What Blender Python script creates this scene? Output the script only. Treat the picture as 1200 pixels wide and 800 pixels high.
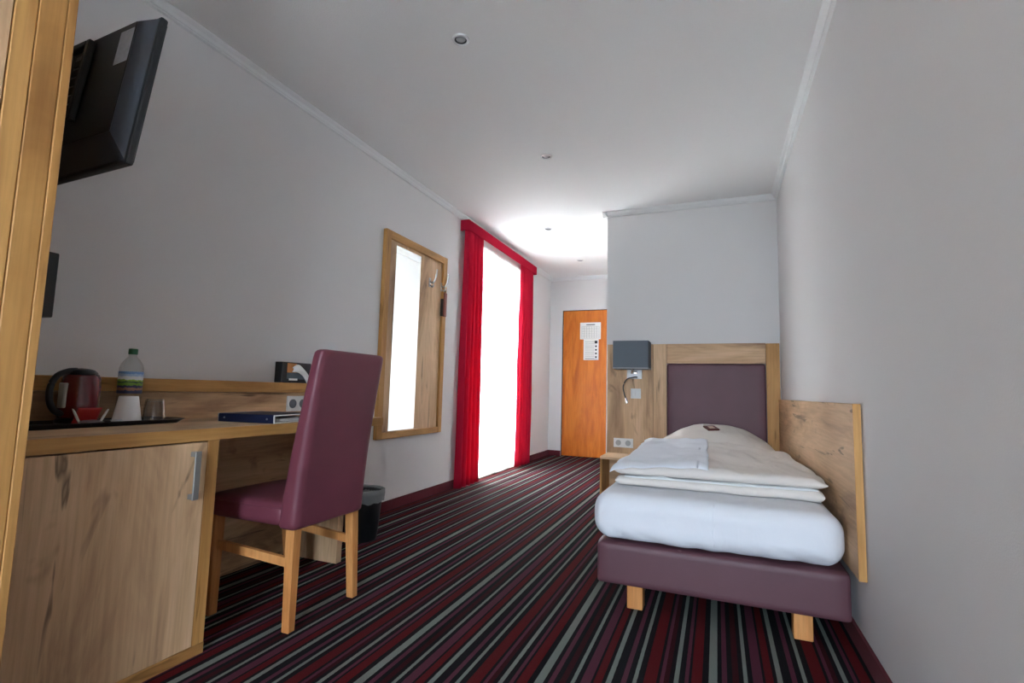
import bpy, bmesh, math, random
from mathutils import Vector, Matrix, noise
random.seed(7)
for o in list(bpy.data.objects): bpy.data.objects.remove(o)
S = bpy.context.scene
COL = S.collection

# ------------------------------------------------------------ camera
YAW, PITCH, ROLL, FPX, HCAM = .3873, .0969, .0268, 591.02, .92
fwd = Vector((-math.sin(YAW)*math.cos(PITCH), math.cos(YAW)*math.cos(PITCH), math.sin(PITCH)))
r0 = Vector((math.cos(YAW), math.sin(YAW), 0)); u0 = r0.cross(fwd)
rgt = math.cos(ROLL)*r0 + math.sin(ROLL)*u0; up = -math.sin(ROLL)*r0 + math.cos(ROLL)*u0
cd = bpy.data.cameras.new('camera'); cam = bpy.data.objects.new('camera', cd); COL.objects.link(cam)
M = Matrix((rgt, up, -fwd)).transposed().to_4x4(); M.translation = (0, 0, HCAM); cam.matrix_world = M
cd.sensor_width = 36; cd.lens = FPX/1200*36; cd.clip_start = .02
S.camera = cam

# ------------------------------------------------------------ world, sun, window portals, exposure
W = bpy.data.worlds.new('sky'); S.world = W; W.use_nodes = True
bg = W.node_tree.nodes['Background']; bg.inputs[0].default_value = (.715, .845, 1, 1); bg.inputs[1].default_value = 8.1
sd = bpy.data.lights.new('sun', 'SUN'); sd.energy = 15; sd.angle = math.radians(1.0); sd.color = (1, .95, .87)
sun = bpy.data.objects.new('sun', sd); COL.objects.link(sun)
sun.rotation_euler = Vector((.34, -.12, -1)).to_track_quat('-Z', 'Y').to_euler(); sun.location = (-5, 5, 6)
def portal(name, loc, d, sx, sy):
    l = bpy.data.lights.new(name, 'AREA'); l.shape = 'RECTANGLE'; l.size = sx; l.size_y = sy; l.energy = 1
    l.cycles.is_portal = True
    o = bpy.data.objects.new(name, l); COL.objects.link(o); o.location = loc
    o.rotation_euler = Vector(d).to_track_quat('-Z', 'Z').to_euler()
S.view_settings.view_transform = 'Standard'; S.view_settings.look = 'None'
S.view_settings.gamma = 1; S.view_settings.use_curve_mapping = False
S.view_settings.exposure = 2.17

# ------------------------------------------------------------ room numbers
XL, XR, ZC, YP, YD, XP, YB = -2.307, .481, 2.617, 4.623, 7.156, -.941, -2.4
XF, ZD = -1.644, .76            # desk front, desk top height
WY0, WY1, WZ0, WZ1 = 4.42, 6.06, .03, 2.42      # balcony window opening
RX0, RX1, RZ0, RZ1 = -.50, .46, .08, 2.40      # rear window opening
portal('window_portal', (XL-.12, (WY0+WY1)/2, (WZ0+WZ1)/2), (1, 0, 0), WY1-WY0, WZ1-WZ0)
portal('rear_window_portal', ((RX0+RX1)/2, YB-.12, (RZ0+RZ1)/2), (0, 1, 0), RX1-RX0, RZ1-RZ0)

# ------------------------------------------------------------ materials
MATS = {}
def newmat(name):
    m = bpy.data.materials.new(name); m.use_nodes = True; nt = m.node_tree
    b = nt.nodes['Principled BSDF']; MATS[name] = m
    return m, nt, b
def N(nt, t, **kw):
    n = nt.nodes.new(t)
    for k, v in kw.items():
        if k.startswith('_'): setattr(n, k[1:], v)
    return n
def srgb(r, g, b):
    f = lambda c: (c/255/12.92) if c/255 <= .04045 else ((c/255+.055)/1.055)**2.4
    return (f(r), f(g), f(b), 1)
def plain(name, col, rough=.5, metal=0, bump=0, bscale=60, bdist=.004, bstretch=None, var=0, vscale=8, trans=None, spec=.5, coat=0):
    m, nt, b = newmat(name)
    b.inputs['Base Color'].default_value = col; b.inputs['Roughness'].default_value = rough
    b.inputs['Metallic'].default_value = metal; b.inputs['Specular IOR Level'].default_value = spec
    b.inputs['Coat Weight'].default_value = coat
    tc = N(nt, 'ShaderNodeTexCoord')
    if var:
        n = N(nt, 'ShaderNodeTexNoise'); n.inputs['Scale'].default_value = vscale; n.inputs['Detail'].default_value = 5
        nt.links.new(tc.outputs['Object'], n.inputs['Vector'])
        r = N(nt, 'ShaderNodeValToRGB'); e = r.color_ramp.elements
        e[0].position = .3; e[1].position = .7
        e[0].color = tuple(c*(1-var) for c in col[:3])+(1,); e[1].color = tuple(min(1, c*(1+var)) for c in col[:3])+(1,)
        nt.links.new(n.outputs['Fac'], r.inputs['Fac']); nt.links.new(r.outputs['Color'], b.inputs['Base Color'])
    if bump:
        n = N(nt, 'ShaderNodeTexNoise'); n.inputs['Scale'].default_value = bscale; n.inputs['Detail'].default_value = 4
        if bstretch:
            mp = N(nt, 'ShaderNodeMapping'); mp.inputs['Scale'].default_value = bstretch; mp.inputs['Rotation'].default_value = (0, .5, .35); n.inputs['Distortion'].default_value = .8
            nt.links.new(tc.outputs['Object'], mp.inputs['Vector']); nt.links.new(mp.outputs[0], n.inputs['Vector'])
        else: nt.links.new(tc.outputs['Object'], n.inputs['Vector'])
        bp = N(nt, 'ShaderNodeBump'); bp.inputs['Strength'].default_value = bump; bp.inputs['Distance'].default_value = bdist
        nt.links.new(n.outputs['Fac'], bp.inputs['Height']); nt.links.new(bp.outputs['Normal'], b.inputs['Normal'])
    return m
def cloth(name, col, transl, clear=0.0, bscale=300, weight=.5):
    """woven cloth that lets some light through"""
    m = bpy.data.materials.new(name); m.use_nodes = True; nt = m.node_tree; nt.nodes.clear(); MATS[name] = m
    out = N(nt, 'ShaderNodeOutputMaterial'); d = N(nt, 'ShaderNodeBsdfDiffuse'); t = N(nt, 'ShaderNodeBsdfTranslucent')
    d.inputs[0].default_value = col; t.inputs[0].default_value = transl
    mx = N(nt, 'ShaderNodeMixShader'); mx.inputs[0].default_value = weight
    nt.links.new(d.outputs[0], mx.inputs[1]); nt.links.new(t.outputs[0], mx.inputs[2]); last = mx
    if clear:
        tr = N(nt, 'ShaderNodeBsdfTransparent'); m2 = N(nt, 'ShaderNodeMixShader'); m2.inputs[0].default_value = clear
        nt.links.new(mx.outputs[0], m2.inputs[1]); nt.links.new(tr.outputs[0], m2.inputs[2]); last = m2
    nt.links.new(last.outputs[0], out.inputs[0])
    return m
def wood(name, axis, light, mid, dark, crack=.75, rough=.5, sc=1.0, knots=1.0):
    m, nt, b = newmat(name); b.inputs['Roughness'].default_value = rough; b.inputs['Specular IOR Level'].default_value = .3
    tc = N(nt, 'ShaderNodeTexCoord')
    oi = N(nt, 'ShaderNodeObjectInfo')
    add = N(nt, 'ShaderNodeVectorMath', _operation='MULTIPLY_ADD')
    add.inputs[1].default_value = (1, 1, 1)
    mul = N(nt, 'ShaderNodeVectorMath', _operation='SCALE'); mul.inputs['Scale'].default_value = 13
    cmb = N(nt, 'ShaderNodeCombineXYZ')
    for i in range(3): nt.links.new(oi.outputs['Random'], cmb.inputs[i])
    nt.links.new(cmb.outputs[0], mul.inputs[0]); nt.links.new(tc.outputs['Object'], add.inputs[0]); nt.links.new(mul.outputs[0], add.inputs[2])
    def mapped(across, along):
        mp = N(nt, 'ShaderNodeMapping'); s = [across*sc]*3; s[axis] = along*sc; mp.inputs['Scale'].default_value = s
        nt.links.new(add.outputs[0], mp.inputs['Vector']); return mp.outputs[0]
    def nz(vec, detail, dist, rough=.6):
        n = N(nt, 'ShaderNodeTexNoise'); n.inputs['Scale'].default_value = 1; n.inputs['Detail'].default_value = detail
        n.inputs['Roughness'].default_value = rough; n.inputs['Distortion'].default_value = dist
        nt.links.new(vec, n.inputs['Vector']); return n.outputs['Fac']
    def ramp(fac, stops):
        r = N(nt, 'ShaderNodeValToRGB'); el = r.color_ramp.elements
        while len(el) < len(stops): el.new(.5)
        for e, (p, c) in zip(el, stops): e.position = p; e.color = c
        nt.links.new(fac, r.inputs['Fac']); return r.outputs['Color']
    def mix(fac, a, c):
        x = N(nt, 'ShaderNodeMix', _data_type='RGBA')
        nt.links.new(fac, x.inputs[0])
        for s, v in ((6, a), (7, c)):
            if isinstance(v, tuple): x.inputs[s].default_value = v
            else: nt.links.new(v, x.inputs[s])
        return x.outputs[2]
    g1 = nz(mapped(4.6, .85), 6, .9)
    base = ramp(g1, [(.30, dark), (.46, mid), (.60, light), (.78, mid)])
    fine = ramp(nz(mapped(90, 3), 4, .2), [(.35, (.72, .70, .68, 1)), (.6, (1, 1, 1, 1))])
    x = N(nt, 'ShaderNodeMix', _data_type='RGBA', _blend_type='MULTIPLY'); x.inputs[0].default_value = .5
    nt.links.new(base, x.inputs[6]); nt.links.new(fine, x.inputs[7]); c = x.outputs[2]
    dk = tuple(v*.28 for v in dark[:3])+(1,)
    if knots:
        k = ramp(nz(mapped(5.5, 2.6), 3, 1.4), [(.63, (0, 0, 0, 1)), (.76, (.75*knots,)*3+(1,))])
        c = mix(k, c, tuple(v*.45 for v in dark[:3])+(1,))
    cr = ramp(nz(mapped(16, 1.1), 3, .9), [(.64, (0, 0, 0, 1)), (.685, (crack,)*3+(1,)), (.73, (crack*.4,)*3+(1,))])
    c = mix(cr, c, dk)
    nt.links.new(c, b.inputs['Base Color'])
    bp = N(nt, 'ShaderNodeBump'); bp.inputs['Strength'].default_value = .12; bp.inputs['Distance'].default_value = .002
    nt.links.new(g1, bp.inputs['Height']); nt.links.new(bp.outputs['Normal'], b.inputs['Normal'])
    return m

for i, ax in enumerate('xyz'):
    wood('oak_'+ax, i, srgb(224, 187, 148), srgb(205, 167, 128), srgb(148, 114, 86))
    wood('gold_'+ax, i, srgb(204, 154, 92), srgb(188, 137, 78), srgb(158, 110, 60), crack=.55, knots=.4)
wood('beech', 2, srgb(226, 160, 98), srgb(216, 148, 86), srgb(200, 128, 70), crack=0, knots=0, sc=1.5)
wood('veneer_door', 2, srgb(226, 132, 44), srgb(214, 116, 32), srgb(196, 98, 26), crack=.15, knots=0, sc=1.6, rough=.35)
plain('wall_paper', srgb(221, 218, 217), .85, bump=.25, bscale=260)
plain('ceiling_paint', srgb(241, 240, 239), .9, bump=.5, bscale=170)
plain('cornice_white', srgb(228, 228, 228), .6)
plain('white_plastic', srgb(228, 228, 226), .35)
plain('window_white', srgb(235, 235, 235), .4)
plain('leather', srgb(112, 56, 69), .42, bump=.15, bscale=420, var=.10, vscale=5)
plain('leather_dark', srgb(98, 62, 70), .5, bump=.15, bscale=420, var=.08, vscale=4)
plain('skirting_felt', srgb(96, 26, 38), .95, bump=.5, bscale=500)
plain('black_plastic', (.012, .012, .014, 1), .35)
plain('black_matt', (.010, .010, .011, 1), .7)
plain('tv_sheen_grey', srgb(62, 66, 74), .42)  # sheen on the chamfers put into the colour
plain('tv_black', srgb(26, 27, 30), .45)
plain('tv_screen', (.006, .006, .007, 1), .12)
plain('port_metal', srgb(120, 124, 128), .45, metal=.6)
plain('sticker_foil', srgb(196, 200, 208), .4, var=.12, vscale=60)
plain('dark_box', srgb(58, 58, 58), .6)
plain('steel', srgb(190, 190, 188), .28, metal=1)
plain('brushed_grey', srgb(140, 138, 134), .45, metal=.5)
plain('chrome', srgb(215, 215, 215), .12, metal=1)
plain('kettle_red', srgb(104, 15, 19), .22, coat=.5)
plain('gauge', srgb(168, 166, 158), .3)
plain('cup_white', srgb(236, 232, 230), .45)
plain('paper_white', srgb(236, 236, 232), .7)
plain('print_grey', srgb(120, 122, 128), .8)
plain('print_dark', srgb(40, 40, 44), .8)
plain('cap_green', srgb(14, 96, 52), .35)
plain('packet_red', srgb(186, 44, 36), .45)
plain('packet_grey', srgb(128, 124, 128), .4, var=.3, vscale=80)
plain('packet_dark', srgb(62, 56, 56), .5)
plain('navy_cover', srgb(20, 27, 56), .4)
plain('tissue_box_black', srgb(26, 29, 33), .5)
plain('tissue_white', srgb(236, 236, 236), .8)
plain('print_orange', srgb(190, 128, 72), .7)
plain('print_slate', srgb(92, 104, 112), .7)
plain('bin_plastic', srgb(22, 24, 26), .45)
plain('brush_wood', srgb(126, 60, 44), .4)
plain('bristle', srgb(44, 34, 30), .9)
plain('lamp_fabric', srgb(108, 116, 124), .85, bump=.4, bscale=700)
plain('lamp_lining', srgb(170, 172, 172), .7)
plain('flex_black', srgb(60, 56, 52), .4)
plain('chocolate_wrap', srgb(98, 40, 34), .4)
plain('chocolate_print', srgb(214, 190, 170), .5)
plain('linen_white', srgb(232, 234, 240), .8, bump=.45, bscale=7, bdist=.02, bstretch=(1, 1, .5))
plain('linen_cream', srgb(226, 218, 211), .85, bump=.6, bscale=8, bdist=.022, bstretch=(1, .45, 1))
plain('white_sheet', srgb(234, 237, 244), .8, bump=.35, bscale=6, bdist=.015, bstretch=(.4, 1, 1))
plain('inner_white', srgb(236, 238, 240), .8)
plain('ring_white', srgb(214, 214, 214), .3, metal=.25)
plain('lamp_glass', srgb(170, 172, 175), .15)
plain('lamp_can', srgb(70, 72, 74), .35, metal=.7)
m, nt, b = newmat('mirror'); b.inputs['Base Color'].default_value = (.72, .75, .74, 1); b.inputs['Metallic'].default_value = 1; b.inputs['Roughness'].default_value = .02
cloth('curtain_red', srgb(196, 40, 66), srgb(206, 40, 70), weight=.3)
cloth('sheer_white', (.74, .73, .70, 1), (.76, .73, .69, 1), clear=.07, weight=.50)
cloth('liner_clear', (.62, .64, .65, 1), (.6, .62, .63, 1), clear=.62, weight=.3)
def glass(name, tint, refl):
    m = bpy.data.materials.new(name); m.use_nodes = True; nt = m.node_tree; nt.nodes.clear(); MATS[name] = m
    out = N(nt, 'ShaderNodeOutputMaterial'); t = N(nt, 'ShaderNodeBsdfTransparent'); g = N(nt, 'ShaderNodeBsdfGlossy')
    t.inputs[0].default_value = tint; g.inputs['Roughness'].default_value = .03
    f = N(nt, 'ShaderNodeLayerWeight'); p = N(nt, 'ShaderNodeMath', _operation='POWER'); p.inputs[1].default_value = 2.2
    q = N(nt, 'ShaderNodeMath', _operation='MULTIPLY_ADD'); q.inputs[1].default_value = refl; q.inputs[2].default_value = .03
    nt.links.new(f.outputs['Facing'], p.inputs[0]); nt.links.new(p.outputs[0], q.inputs[0])
    mx = N(nt, 'ShaderNodeMixShader'); nt.links.new(q.outputs[0], mx.inputs[0])
    nt.links.new(t.outputs[0], mx.inputs[1]); nt.links.new(g.outputs[0], mx.inputs[2]); nt.links.new(mx.outputs[0], out.inputs[0])
glass('window_glass', (.97, .98, .98, 1), .35)
glass('drink_glass', (.93, .94, .94, 1), 1.1)
glass('bottle_pet', (.90, .93, .93, 1), .75)
# bottle label: printed bands in bottle-height coordinates
m, nt, b = newmat('bottle_label'); b.inputs['Roughness'].default_value = .4
tc = N(nt, 'ShaderNodeTexCoord'); sp = N(nt, 'ShaderNodeSeparateXYZ'); nt.links.new(tc.outputs['Generated'], sp.inputs[0])
nz_ = N(nt, 'ShaderNodeTexNoise'); nz_.inputs['Scale'].default_value = 7; nz_.inputs['Detail'].default_value = 3
nt.links.new(tc.outputs['Generated'], nz_.inputs['Vector'])
ma = N(nt, 'ShaderNodeMath', _operation='MULTIPLY_ADD'); ma.inputs[1].default_value = .16
nt.links.new(nz_.outputs['Fac'], ma.inputs[0]); nt.links.new(sp.outputs[2], ma.inputs[2])
rp = N(nt, 'ShaderNodeValToRGB'); rp.color_ramp.interpolation = 'CONSTANT'; el = rp.color_ramp.elements
st = [(0, srgb(60, 66, 110)), (.22, srgb(170, 120, 100)), (.34, srgb(58, 60, 92)), (.44, srgb(120, 160, 60)), (.56, srgb(60, 90, 70)), (.62, srgb(150, 190, 70)),
      (.70, srgb(225, 228, 232)), (.86, srgb(170, 196, 226)), (.97, srgb(120, 160, 215))]
while len(el) < len(st): el.new(.5)
for e, (p, c) in zip(el, st): e.position = p; e.color = c
nt.links.new(ma.outputs[0], rp.inputs[0]); nt.links.new(rp.outputs[0], b.inputs['Base Color'])
# striped carpet
m, nt, b = newmat('carpet'); b.inputs['Roughness'].default_value = .95; b.inputs['Specular IOR Level'].default_value = .1
tc = N(nt, 'ShaderNodeTexCoord'); sp = N(nt, 'ShaderNodeSeparateXYZ'); nt.links.new(tc.outputs['Object'], sp.inputs[0])
nz_ = N(nt, 'ShaderNodeTexNoise'); nz_.inputs['Scale'].default_value = 260; nz_.inputs['Detail'].default_value = 2
nt.links.new(tc.outputs['Object'], nz_.inputs['Vector'])
j = N(nt, 'ShaderNodeMath', _operation='MULTIPLY_ADD'); j.inputs[1].default_value = .006; nt.links.new(nz_.outputs['Fac'], j.inputs[0]); nt.links.new(sp.outputs[0], j.inputs[2])
PER = .513
a1 = N(nt, 'ShaderNodeMath', _operation='MULTIPLY_ADD'); a1.inputs[1].default_value = 1/PER; a1.inputs[2].default_value = (.534+.013+10*PER)/PER
nt.links.new(j.outputs[0], a1.inputs[0])
fr = N(nt, 'ShaderNodeMath', _operation='FRACT'); nt.links.new(a1.outputs[0], fr.inputs[0])
BK, SG, PL, RD, DR = srgb(25, 24, 27), srgb(128, 136, 128), srgb(92, 46, 62), srgb(92, 21, 25), srgb(56, 18, 23)
bands = [(0, .026, SG), (.026, .040, BK), (.040, .056, PL), (.056, .072, BK), (.072, .092, DR), (.092, .105, BK), (.105, .117, SG), (.117, .133, BK), (.133, .163, PL), (.163, .172, BK),
         (.172, .196, RD), (.196, .208, BK), (.208, .224, SG), (.224, .252, BK), (.252, .268, PL), (.268, .286, BK), (.286, .298, SG), (.298, .318, BK),
         (.318, .356, RD), (.356, .366, BK), (.366, .378, PL), (.378, .394, DR), (.394, .408, BK), (.408, .422, SG), (.422, .440, BK), (.440, .452, PL), (.452, .460, BK), (.460, .492, RD), (.492, .513, BK)]
rp = N(nt, 'ShaderNodeValToRGB'); rp.color_ramp.interpolation = 'CONSTANT'; el = rp.color_ramp.elements
while len(el) < len(bands): el.new(.5)
for e, (p, q, c) in zip(el, bands): e.position = p/PER; e.color = c
nt.links.new(fr.outputs[0], rp.inputs[0])
n2 = N(nt, 'ShaderNodeTexNoise'); n2.inputs['Scale'].default_value = 420; nt.links.new(tc.outputs['Object'], n2.inputs['Vector'])
r2 = N(nt, 'ShaderNodeValToRGB'); r2.color_ramp.elements[0].position = .3; r2.color_ramp.elements[0].color = (.55, .55, .55, 1); r2.color_ramp.elements[1].position = .7
nt.links.new(n2.outputs['Fac'], r2.inputs[0])
x = N(nt, 'ShaderNodeMix', _data_type='RGBA', _blend_type='MULTIPLY'); x.inputs[0].default_value = .8
nt.links.new(rp.outputs[0], x.inputs[6]); nt.links.new(r2.outputs[0], x.inputs[7]); nt.links.new(x.outputs[2], b.inputs['Base Color'])
bp = N(nt, 'ShaderNodeBump'); bp.inputs['Strength'].default_value = .5; bp.inputs['Distance'].default_value = .004
nt.links.new(n2.outputs['Fac'], bp.inputs['Height']); nt.links.new(bp.outputs['Normal'], b.inputs['Normal'])

# ------------------------------------------------------------ mesh helpers (all coordinates are room coordinates)
def B(): return bmesh.new()
def box(bm, x0, x1, y0, y1, z0, z1, bev=0, seg=1, mat=None):
    vs = [bm.verts.new(((x0, x1)[i], (y0, y1)[j], (z0, z1)[k])) for i in (0, 1) for j in (0, 1) for k in (0, 1)]
    fs = [(0, 1, 3, 2), (4, 6, 7, 5), (0, 4, 5, 1), (2, 3, 7, 6), (0, 2, 6, 4), (1, 5, 7, 3)]
    faces = [bm.faces.new([vs[i] for i in f]) for f in fs]
    if bev:
        es = list({e for f in faces for e in f.edges})
        r = bmesh.ops.bevel(bm, geom=es, offset=bev, segments=seg, profile=.5, affect='EDGES')
        vs = list({v for f in r['faces'] for v in f.verts} | {v for v in vs if v.is_valid})
    if mat is not None:
        for v in vs: v.co = mat @ v.co
    return vs
def bxm(*a, **k):
    bm = B(); box(bm, *a, **k); return bm
def rbox(x0, x1, y0, y1, z0, z1, r, cuts=10, pw=2.0):
    """rounded box from a dense cube"""
    bm = B(); bmesh.ops.create_cube(bm, size=2)
    bmesh.ops.subdivide_edges(bm, edges=bm.edges[:], cuts=cuts, use_grid_fill=True)
    c = Vector(((x0+x1)/2, (y0+y1)/2, (z0+z1)/2)); h = Vector(((x1-x0)/2, (y1-y0)/2, (z1-z0)/2))
    rr = min(r, h.x, h.y, h.z)
    for v in bm.verts:
        # pull grid lines towards the edges so that the rounding has vertices
        p = Vector([math.copysign(1-(1-abs(t))**1.6, t)*hh for t, hh in zip(v.co, h)])
        q = Vector([max(-(hh-rr), min(hh-rr, t)) for t, hh in zip(p, h)])
        d = p-q
        if d.length > 1e-9: p = q+d.normalized()*rr if max(abs(t)/hh for t, hh in zip(p, h)) > .9999 else p
        v.co = c+p
    return bm
def lathe(bm, prof, c, seg=24, axis='z', cap=True):
    """prof: list of (radius, height)"""
    rings = []
    for r, z in prof:
        ring = []
        for i in range(seg):
            a = 2*math.pi*i/seg; p = (r*math.cos(a), r*math.sin(a), z)
            if axis == 'x': p = (p[2], p[0], p[1])
            if axis == 'y': p = (p[0], p[2], p[1])
            ring.append(bm.verts.new(Vector(p)+Vector(c)))
        rings.append(ring)
    for a, b_ in zip(rings, rings[1:]):
        for i in range(seg): bm.faces.new((a[i], a[(i+1) % seg], b_[(i+1) % seg], b_[i]))
    if cap:
        for rg in (rings[0], rings[-1]):
            try: bm.faces.new(rg)
            except ValueError: pass
    return bm
def tube(bm, pts, r, seg=8):
    pts = [Vector(p) for p in pts]; rs = r if isinstance(r, (list, tuple)) else [r]*len(pts); rings = []
    ref = Vector((0, 0, 1))
    for i, p in enumerate(pts):
        t = (pts[min(i+1, len(pts)-1)]-pts[max(i-1, 0)]).normalized()
        if abs(t.dot(ref)) > .95: ref = Vector((1, 0, 0))
        a = t.cross(ref).normalized(); b2 = t.cross(a)
        rings.append([bm.verts.new(p+rs[i]*(math.cos(2*math.pi*k/seg)*a+math.sin(2*math.pi*k/seg)*b2)) for k in range(seg)])
    for a, b_ in zip(rings, rings[1:]):
        for i in range(seg): bm.faces.new((a[i], a[(i+1) % seg], b_[(i+1) % seg], b_[i]))
    bm.faces.new(rings[0]); bm.faces.new(rings[-1]); return bm
def spline(pts, n=8):
    pts = [Vector(p) for p in pts]; out = []
    P = [pts[0]]+pts+[pts[-1]]
    for i in range(1, len(P)-2):
        for k in range(n):
            t = k/n; a, b_, c, d = P[i-1:i+3]
            out.append(.5*((2*b_)+(c-a)*t+(2*a-5*b_+4*c-d)*t*t+(3*b_-a-3*c+d)*t**3))
    out.append(pts[-1]); return out
def prism(bm, poly, f0, f1):
    """poly: 2-D outline; f0/f1 map a 2-D point to the two end caps"""
    a = [bm.verts.new(f0(*p)) for p in poly]; b_ = [bm.verts.new(f1(*p)) for p in poly]; n = len(poly)
    bm.faces.new(a); bm.faces.new(b_[::-1])
    for i in range(n): bm.faces.new((a[i], b_[i], b_[(i+1) % n], a[(i+1) % n]))
    return bm
def grid(bm, f, nu, nv):
    """open sheet f(u,v)->point, u,v in 0..1"""
    V = [[bm.verts.new(f(i/nu, j_/nv)) for j_ in range(nv+1)] for i in range(nu+1)]
    for i in range(nu):
        for j_ in range(nv): bm.faces.new((V[i][j_], V[i+1][j_], V[i+1][j_+1], V[i][j_+1]))
    return bm
def wloc(o):
    v = Vector(o.location)
    while o.parent: o = o.parent; v += o.location
    return v
def obj(name, bm, mat, parent=None, origin=None, smooth=False, label=None, subsurf=0):
    bmesh.ops.recalc_face_normals(bm, faces=bm.faces[:])
    me = bpy.data.meshes.new(name)
    o = bpy.data.objects.new(name, me); COL.objects.link(o)
    if parent is not None:
        off = wloc(parent); o.parent = parent
        if origin is not None: o.location = Vector(origin)-off; off = Vector(origin)
    else:
        if origin is None:
            xs = [v.co for v in bm.verts]; origin = ((min(p.x for p in xs)+max(p.x for p in xs))/2, (min(p.y for p in xs)+max(p.y for p in xs))/2, min(p.z for p in xs))
        off = Vector(origin); o.location = off
    for v in bm.verts: v.co -= off
    bm.to_mesh(me); bm.free()
    me.materials.append(MATS[mat])
    if smooth:
        for p in me.polygons: p.use_smooth = True
        if smooth == 'auto':
            try: me.set_sharp_from_angle(angle=math.radians(38))
            except Exception: pass
    if subsurf:
        s = o.modifiers.new('smooth', 'SUBSURF'); s.levels = s.render_levels = subsurf
    if label: o['label'] = label
    return o
def tag(o, label, cat, group=None):
    o['label'] = label; o['category'] = cat
    if group: o['group'] = group
    return o
def thing(name, loc, label, cat, group=None):
    o = bpy.data.objects.new(name, None); COL.objects.link(o); o.location = loc; o.empty_display_size = .05
    return tag(o, label, cat, group)
def struct(name, bm, mat, label=None, parent=None, **k):
    o = obj(name, bm, mat, parent, **k)
    if parent is None: o['kind'] = 'structure'
    if label: o['label'] = label
    return o
def dup(o, delta, parent=None):
    c = o.copy(); COL.objects.link(c); c.parent = parent
    if parent is None: c.location = Vector(o.location)+Vector(delta)
    for ch in list(o.children): dup(ch, (0, 0, 0), c)
    return c

# ------------------------------------------------------------ room shell
T = .22
plain('sky_block_grey', srgb(176, 176, 174), .9, var=.1, vscale=3)
struct('sky_block_slab', bxm(-18, 16, -18, 24, -.30, -.125), 'sky_block_grey', 'pale unseen slab added outside the windows to block light from below')  # unseen slab added to cut the sky light rising onto the ceiling
struct('floor', bxm(XL-T, XR+T, YB-T, YD+T, -.12, 0), 'carpet', 'dark carpet with red, plum and sage grey stripes', origin=(0, 0, 0))
struct('ceiling', bxm(XL-T, XR+T, YB-T, YD+T, ZC, ZC+.15), 'ceiling_paint', 'white textured plaster ceiling')
bm = B()
box(bm, XL-T, XL, YB-T, WY0, 0, ZC); box(bm, XL-T, XL, WY1, YD+T, 0, ZC); box(bm, XL-T, XL, WY0, WY1, WZ1, ZC); box(bm, XL-T, XL, WY0, WY1, 0, WZ0)
struct('wall_left', bm, 'wall_paper', 'light grey papered wall with the mirror and balcony window')
struct('wall_right', bxm(XR, XR+T, YB-T, YD+T, 0, ZC), 'wall_paper', 'light grey papered wall beside the bed')
bm = B()
box(bm, XL, RX0, YB-T, YB, 0, ZC); box(bm, RX1, XR, YB-T, YB, 0, ZC); box(bm, RX0, RX1, YB-T, YB, 0, RZ0); box(bm, RX0, RX1, YB-T, YB, RZ1, ZC)
struct('wall_rear', bm, 'wall_paper', 'grey wall with a window behind the viewer')
struct('wall_partition', bxm(XP, XR, YP, YD, 0, ZC), 'wall_paper', 'grey partition wall behind the headboard')
DX0, DX1, DZ = -2.112, -1.18, 2.12
bm = B()
box(bm, XL, DX0, YD, YD+T, 0, ZC); box(bm, DX1, XP, YD, YD+T, 0, ZC); box(bm, DX0, DX1, YD, YD+T, DZ, ZC); box(bm, DX0, DX1, YD+.09, YD+T, 0, DZ)
struct('wall_far', bm, 'wall_paper', 'pale end wall with the orange door')
CP = [(0, 0), (.042, 0), (.042, .006), (.036, .012), (.026, .020), (.020, .030), (.018, .034), (.013, .034), (.013, .041), (.006, .044), (0, .046)]   # (out from wall, down)
def cornice(i, f, a, b_, label):
    struct('trim_%d' % i, prism(B(), CP, lambda o_, d: f(o_, a+o_*0, d), lambda o_, d: f(o_, b_, d)), 'cornice_white', label)
cornice(1, lambda o_, t, d: (XL+o_, t, ZC-d), YB, YD, 'white moulded cornice along the mirror wall')
cornice(2, lambda o_, t, d: (XR-o_, t, ZC-d), YB, YP, 'white moulded cornice above the bed side wall')
cornice(3, lambda o_, t, d: (t, YP-o_, ZC-d), XP-.042, XR, 'white cornice across the partition wall')
cornice(4, lambda o_, t, d: (t, YD-o_, ZC-d), XL, XP, 'white cornice above the door')
cornice(5, lambda o_, t, d: (XP-o_, t, ZC-d), YP-.042, YD, 'white cornice on the corridor side of the partition')
BH = .073
struct('baseboard_left', bxm(XL, XL+.012, YB, WY0-.06, 0, BH), 'skirting_felt', 'dark red skirting under the mirror wall')
struct('baseboard_left_far', bxm(XL, XL+.012, WY1+.06, YD, 0, BH), 'skirting_felt', 'dark red skirting right of the curtains')
struct('baseboard_right', bxm(XR-.012, XR, YB, YP, 0, BH), 'skirting_felt', 'dark red skirting along the bed wall')
struct('baseboard_far', bxm(XL, DX0-.005, YD-.012, YD, 0, BH), 'skirting_felt', 'dark red skirting left of the door')
struct('baseboard_partition', bxm(XP-.012, XP, YP, YD, 0, BH), 'skirting_felt', 'dark red skirting on the corridor side')
struct('baseboard_partition_front', bxm(XP, XR-.012, YP-.012, YP, 0, BH), 'skirting_felt', 'dark red skirting behind the bed')
struct('baseboard_rear', bxm(XL+.012, XR-.012, YB, YB+.012, 0, BH), 'skirting_felt', 'dark red skirting below the rear window')

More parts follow.
